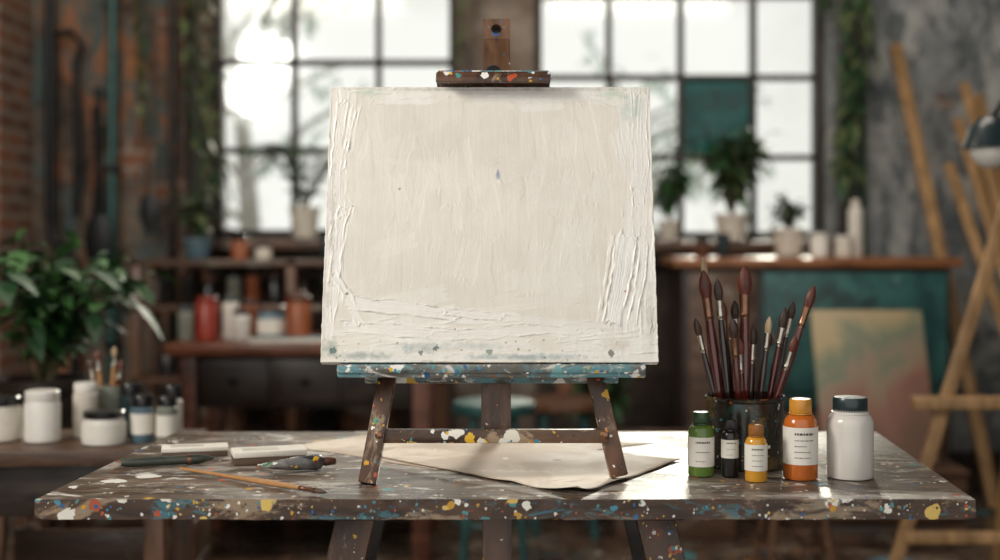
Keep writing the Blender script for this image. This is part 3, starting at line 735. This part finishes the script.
# bold palette-knife marks
stroke(20,412,12,262,8,.5,.8,6,31,.4); stroke(38,400,24,300,3.0,.5,1.0,5,37,.6,1.1); stroke(24,225,14,120,7,.6,.8,6,39,.4)
stroke(486,425,478,270,12,.7,.9,6,47,.7); stroke(466,405,400,424,5,.4,.7,6,48,.5)
stroke(40,92,200,74,11,.7,1.4,8,61,.6); stroke(180,78,300,66,7,.6,1.2,8,63,.6); stroke(30,56,200,42,9,.5,1.1,9,67,.6); stroke(160,40,380,52,8,.4,.9,9,69,.5); stroke(270,66,430,56,6,.4,.7,9,68,.4)
stroke(12,140,40,96,6,.6,1.0,7,55,.5); stroke(36,104,56,60,6,.6,1.0,7,57,.5)
stroke(462,196,432,60,15,1.0,1.9,5,71,.9,1.2); stroke(440,196,410,62,1.6,.7,1.1,3,72,.6,1.1)
stroke(486,182,464,58,7,.8,1.2,5,73,.7,1.2)
stroke(262,300,268,272,1.5,.3,.3,2,91,.2)
edge=np.minimum(np.minimum(X,W-X),np.minimum(Y,H-Y))
hgt+=1.2*np.exp(-(edge/2.5)**2)*fbm(X/4,Y/4,101)
base=np.array(lin((232,226,215))[:3]); white=np.array(lin((243,241,236))[:3])
big=fbm(X/120,Y/120,111)[...,None]
colr=base*(0.90+.16*big)*(1-cool[...,None])+white*cool[...,None]
def tintspot(x,y,rx,ry,c,amt,seed):
    global colr
    d=np.hypot((X-x)/rx,(Y-y)/ry)+1.2*(fbm(X/7,Y/7,seed)-.5)
    k=np.clip(1.1-d,0,1)[...,None]*amt; colr=colr*(1-k)+np.array(lin(c)[:3])*k
tintspot(60,428,26,8,(140,190,165),.45,121); tintspot(470,400,22,26,(150,195,180),.35,123); tintspot(440,425,30,9,(170,200,170),.5,125)
tintspot(262,292,3,9,(90,110,170),.7,127); tintspot(150,22,40,9,(110,145,150),.5,129); tintspot(440,26,26,12,(180,150,120),.3,131)
tintspot(14,22,12,16,(90,130,120),.6,133); tintspot(60,10,60,7,(110,120,112),.55,135); tintspot(300,8,110,6,(115,145,150),.6,137); tintspot(490,60,7,50,(150,160,150),.4,139)
tintspot(10,200,5,120,(140,140,125),.5,141); tintspot(250,433,240,3,(120,130,120),.4,143); tintspot(230,24,60,7,(150,170,175),.4,145)
for i in range(40):
    x=rs.rand()*W; y=abs(rs.randn())*22+3 if i<34 else rs.rand()*H; r_=rs.rand()**2*1.8+.5
    cc=[(90,90,84),(70,120,130),(120,90,60),(180,140,70),(80,120,105),(80,80,82)][rs.randint(6)]
    k=(np.hypot(X-x,Y-y)<r_)[...,None]*.6; colr=colr*(1-k)+np.array(lin(cc)[:3])*k
for (x,y,r_,cc) in ((452,108,2.0,(196,50,40)),(430,14,5,(72,62,46)),(36,104,2.2,(80,72,64)),(170,22,4,(50,80,80)),(250,16,4.5,(110,130,120)),(18,18,5,(60,100,90)),(148,14,3.5,(70,80,84))):
    k=((np.hypot(X-x,Y-y)+5*(fbm(X/2.5,Y/2.5,77)-.5))<r_)[...,None]*.75; colr=colr*(1-k)+np.array(lin(cc)[:3])*k
o0=Vector((-.2655,1.9255,.9265))
hz=hgt*.0013
wobx=.0016*(fbm(Y/9,X*0+3.3,151)-.5)
me=bpy.data.meshes.new('blank_canvas')
co=np.zeros((nv,nu,3))
xx=X/1000+np.where(X<3,wobx,0)-np.where(X>W-3,wobx,0)
co[...,0]=o0.x+xx; co[...,1]=o0.y+lean.y*Y/1000+nrm.y*hz; co[...,2]=o0.z+lean.z*Y/1000+nrm.z*hz
vlist=co.reshape(-1,3)
idx=np.arange(nu*nv).reshape(nv,nu)
quads=np.stack([idx[:-1,:-1],idx[:-1,1:],idx[1:,1:],idx[1:,:-1]],-1).reshape(-1,4)
nV=len(vlist); th=.020
vl=vlist.tolist(); ql=quads.tolist(); mats=[0]*len(ql)
border=list(idx[0,:])+list(idx[1:,-1])+list(idx[-1,-2::-1])+list(idx[-2:0:-1,0])
back=[]
for q in border:
    v=Vector(vl[q]); v=v-nrm*th; back.append(len(vl)); vl.append(tuple(v))
nB=len(border)
for k in range(nB):
    j=(k+1)%nB; ql.append([int(border[j]),int(border[k]),back[k],back[j]]); mats.append(0)
ql.append(back[::-1]); mats.append(1)
me.from_pydata([tuple(v) for v in vl],[],ql)
me.materials.append(M['impasto']); me.materials.append(M['canvasback'])
me.polygons.foreach_set('material_index',mats); me.polygons.foreach_set('use_smooth',[True]*(len(ql)-1)+[False])
ca=me.color_attributes.new('Tint','FLOAT_COLOR','POINT')
cc=np.ones((len(vl),4)); cc[:nV,:3]=np.clip(colr.reshape(-1,3),0,1)
for n_,q in enumerate(border): cc[nV+n_,:3]=cc[q,:3]*.85
ca.data.foreach_set('color',cc.ravel()); me.update()
ob=bpy.data.objects.new('blank_canvas',me); COL.objects.link(ob)
me.transform(Matrix.Translation((.0155,-1.98,-.9265))); ob.location=(-.0155,1.98,.9265)

# ------------------------------------------------------------------ cup and brushes
cx,cy=.3876,2.06; b=B('brush_cup')
b.lathe([(.058,0),(.0605,.002),(.0605,.006),(.0595,.010),(.0605,.104),(.063,.106),(.0635,.110),(.062,.112),(.0595,.110),(.0575,.014),(.0,.012)],'cup',(cx,cy,.7505),seg=64); b.done()
specs=[(-.068,-.012,1.060,.0078,.044,.036,'handle','ferruleb','bristle'),
(-.049,-.030,1.047,.0056,.034,.03,'handle2','ferrule','bristle2'),
(-.003,-.014,1.068,.0088,.046,.038,'handle','ferruleb','bristle'),
(-.062,.030,1.080,.0044,.034,.035,'handle3','ferrule','bristle3'),
(-.080,-.008,.984,.0046,.028,.028,'handle2','ferrule','bristle2'),
(.034,-.025,.988,.0046,.026,.028,'handle2','ferrule','bristle3'),
(.064,.0,1.000,.0055,.032,.03,'handle','ferrule','bristle2'),
(.106,-.016,1.036,.0062,.036,.034,'handle','ferruleb','bristle'),
(-.026,-.040,.985,.0062,.030,.032,'handle','ferruleb','bristle2'),
(-.010,.036,1.010,.0055,.030,.030,'handle2','ferrule','bristle2'),
(.046,.034,.962,.0055,.028,.028,'handle','ferrule','bristle'),
(-.036,.012,1.014,.0068,.034,.034,'handle2','ferruleb','bristle'),
(.014,.002,.972,.0060,.030,.03,'handle2','ferrule','bristle2'),
(.084,.03,1.008,.0050,.028,.03,'handle2','ferrule','bristle2'),
(-.014,-.028,.955,.0052,.026,.03,'handle','ferrule','bristle'),
(.074,-.030,.958,.0050,.026,.03,'handle','ferrule','bristle'),
(-.048,.038,.968,.0055,.028,.03,'handle','ferruleb','bristle2')]
for (ox,oy,zt_,r_,bl,fl_,hk,fk,bk) in specs:
    rx=max(-.050,min(.050,ox*.62)); ry=max(-.03,min(.03,oy*.7))
    dz=zt_-.862; sl=((ox-rx)/dz,(oy-ry)/dz)
    p0=(cx+rx-sl[0]*.094,cy+ry-sl[1]*.094,.768)
    b=B('paintbrush'); brush(b,p0,(cx+ox,cy+oy,zt_),r_,bl,fl_,hk,fk,bk,16); b.done()

# ------------------------------------------------------------------ paint bottles
def cap(b,x,y,z,r,h,key,ribs=28):
    t=bmesh.new(); n=ribs*2; rings=[]
    for (rr,zz,g) in ((r*.97,0,1),(r,.001,1),(r,h-.003,1),(r*.93,h,0),(r*.5,h+.0003,0)):
        rings.append([t.verts.new((math.cos(2*math.pi*k/n)*(rr-(.0007 if g and k%2 else 0)),math.sin(2*math.pi*k/n)*(rr-(.0007 if g and k%2 else 0)),zz)) for k in range(n)])
    for a,c_ in zip(rings,rings[1:]):
        for k in range(n): t.faces.new((a[k],a[(k+1)%n],c_[(k+1)%n],c_[k]))
    t.faces.new(rings[0][::-1]); t.faces.new(rings[-1]); b.merge(t,key,Matrix.Translation((x,y,z)))
def bottle(name,x,y,r,h,body,capk,cr,ch,lab=None,sh=.02,lines=0):
    b=B(name); z0=.7505; bh=h-ch-.003
    pr=[(r*.86,0),(r*.95,.001),(r,.004),(r,bh-sh)]
    for k in range(1,7):
        a=k/6*math.pi/2; pr.append((cr*.85+(r-cr*.85)*math.cos(a),bh-sh+sh*math.sin(a)))
    pr.append((cr*.85,bh+.004)); b.lathe(pr,body,(x,y,z0),seg=48)
    b.lathe([(cr*.9,0),(cr*1.04,.0005),(cr*1.04,.0022),(cr*.9,.0028)],capk,(x,y,z0+bh),seg=48)
    cap(b,x,y,z0+bh+.003,cr,ch,capk)
    if lab:
        l0,l1=lab; z1,z2=l0*h,l1*h
        b.lathe([(r-.0005,z1),(r+.0005,z1+.0001),(r+.0005,z2-.0001),(r-.0005,z2)],'label',(x,y,z0),seg=48)
        hh=(z2-z1); rr=r+.0008
        for i in range(lines):
            zc=z0+z2-hh*(.2+.62*i/max(1,lines-1)); th_=hh*(.06 if i==0 else .025); a=-.55
            lim=.55 if i<2 else R(.1,.5)
            while a<lim:
                w_=R(.04,.12)*(1.3 if i==0 else 1); b.strip(x,y,rr,zc,th_,a,min(a+w_,lim),'ink',3); a+=w_+.05
    return b.done()
bottle('green_paint_bottle',.305,1.975,.0195,.0965,'green','dkgreen',.0125,.016,(.16,.62),.014,3)
bottle('black_paint_bottle',.347,1.965,.0128,.086,'black','black',.009,.014,(.34,.66),.010,3)
bottle('yellow_paint_bottle',.3795,1.93,.0163,.084,'yellow','ycap',.0112,.015,(.20,.66),.013,4)
bottle('orange_paint_bottle',.450,1.95,.0255,.1195,'orange','ocap',.0165,.020,(.20,.66),.020,5)
b=B('white_paint_jar'); x,y=.5275,1.962; r=.0345
b.lathe([(r*.9,0),(r*.97,.001),(r,.005),(r,.080),(r*.98,.086),(r*.88,.093),(r*.74,.097),(r*.72,.103)],'whitegl',(x,y,.7505),seg=64)
b.lathe([(r*.74,.0),(r*.80,.0005),(r*.80,.003),(r*.74,.0035)],'white',(x,y,.7505+.096),seg=48); cap(b,x,y,.7505+.0985,r*.74,.022,'dkcap',40); b.done()

# ------------------------------------------------------------------ things on the left of the tabletop
def rotz(p,c,a): 
    x,y=p[0],p[1]; return (c[0]+x*math.cos(a)-y*math.sin(a),c[1]+x*math.sin(a)+y*math.cos(a),p[2])
for (cxx,cyy,L,D,hh,a) in ((-.505,2.155,.105,.042,.016,.24),(-.372,2.095,.114,.050,.021,.30)):
    b=B('charcoal_box'); b.box((cxx,cyy,.7505+hh*.30),(L,D,hh*.6),'boxside',(0,0,a),.001)
    b.box((cxx,cyy,.7505+hh*.78),(L*1.02,D*1.04,hh*.44),'label',(0,0,a),.0012)
    b.box(rotz((-L*.12,0,.7508+hh*1.0),(cxx,cyy),a),(L*.5,D*.5,.0006),'cream',(0,0,a)); b.done()
b=B('graphite_holder'); a=.33; d=Vector((math.cos(a),math.sin(a),0)); p=Vector((-.592,2.035,.7585))
b.lathe([(.0045,0),(.0065,.006),(.0075,.02),(.0075,.10),(.008,.102),(.008,.118),(.006,.128),(.002,.142)],'dkstick',p,d,16)
b.lathe([(.0084,.0),(.0084,.006)],'ferruleb',p+d*.1,d,16); b.done()
b=B('paint_tube'); a=.42; d=Vector((math.cos(a),math.sin(a),0)); p=Vector((-.366,1.985,.7625))
t=bmesh.new(); rings=[]; n=24
for (wx,wz,l) in ((.0175,.0012,0),(.0175,.0014,.006),(.017,.006,.02),(.0155,.0105,.06),(.0130,.0120,.09),(.011,.011,.095),(.005,.005,.100)):
    rings.append([t.verts.new((l,math.cos(6.28318*k/n)*wx,math.sin(6.28318*k/n)*wz)) for k in range(n)])
for r1,r2 in zip(rings,rings[1:]):
    for k in range(n): t.faces.new((r1[k],r2[k],r2[(k+1)%n],r1[(k+1)%n]))
t.faces.new(rings[0]); t.faces.new(rings[-1][::-1]); bmesh.ops.recalc_face_normals(t,faces=t.faces)
b.merge(t,'tube',Matrix.Translation(p)@Matrix.Rotation(a,4,'Z'))
b.lathe([(.006,0),(.0070,.002),(.0062,.018),(.0055,.019)],'lidbr',p+d*.1,d,20); b.done()
b=B('paintbrush'); brush(b,(-.495,2.010,.7550),(-.240,1.815,.7560),.0042,.026,.03,'handle3','ferruleb','bristle2',16,.6); b.done()

# ------------------------------------------------------------------ light
wd=bpy.data.worlds.new('sky'); S.world=wd; wd.use_nodes=True
bg=wd.node_tree.nodes['Background']; bg.inputs[0].default_value=(1,.985,.95,1); bg.inputs[1].default_value=1.05
def area(name,loc,tgt,size,e,col):
    l=bpy.data.lights.new(name,'AREA'); l.size=size; l.energy=e; l.color=col
    o=bpy.data.objects.new(name,l); o.location=loc; o.rotation_euler=(Vector(tgt)-Vector(loc)).to_track_quat('-Z','Y').to_euler(); COL.objects.link(o)
area('added_key_light',(-2.1,1.0,2.5),(.05,2,.95),.7,64,(1,.94,.86))  # added unseen area light, brightens the canvas and rakes its relief
area('added_background_fill',(.9,3.9,2.95),(.8,5.4,.6),1.2,30,(1,.90,.78))  # added fill, no fixture modelled: lifts the right background
area('added_background_fill',(-1.3,3.9,2.95),(-1.4,5.4,.6),1.2,26,(1,.88,.74))  # same kind of added fill for the left background
sn=bpy.data.lights.new('sun','SUN'); sn.energy=4.5; sn.angle=math.radians(12); sn.color=(1,.93,.82)
so=bpy.data.objects.new('sun',sn); so.rotation_euler=Vector((-.22,-1,-.42)).to_track_quat('-Z','Y').to_euler(); COL.objects.link(so)

# ------------------------------------------------------------------ camera
cam=bpy.data.cameras.new('camera'); co_=bpy.data.objects.new('camera',cam); COL.objects.link(co_)
co_.location=(0,0,1.115); co_.rotation_euler=(math.pi/2,0,0)
cam.sensor_width=36; cam.lens=46.87; cam.shift_y=-.045; cam.clip_start=.05
cam.dof.use_dof=True; cam.dof.focus_distance=1.95; cam.dof.aperture_fstop=2.0
S.camera=co_
S.view_settings.view_transform='Standard'
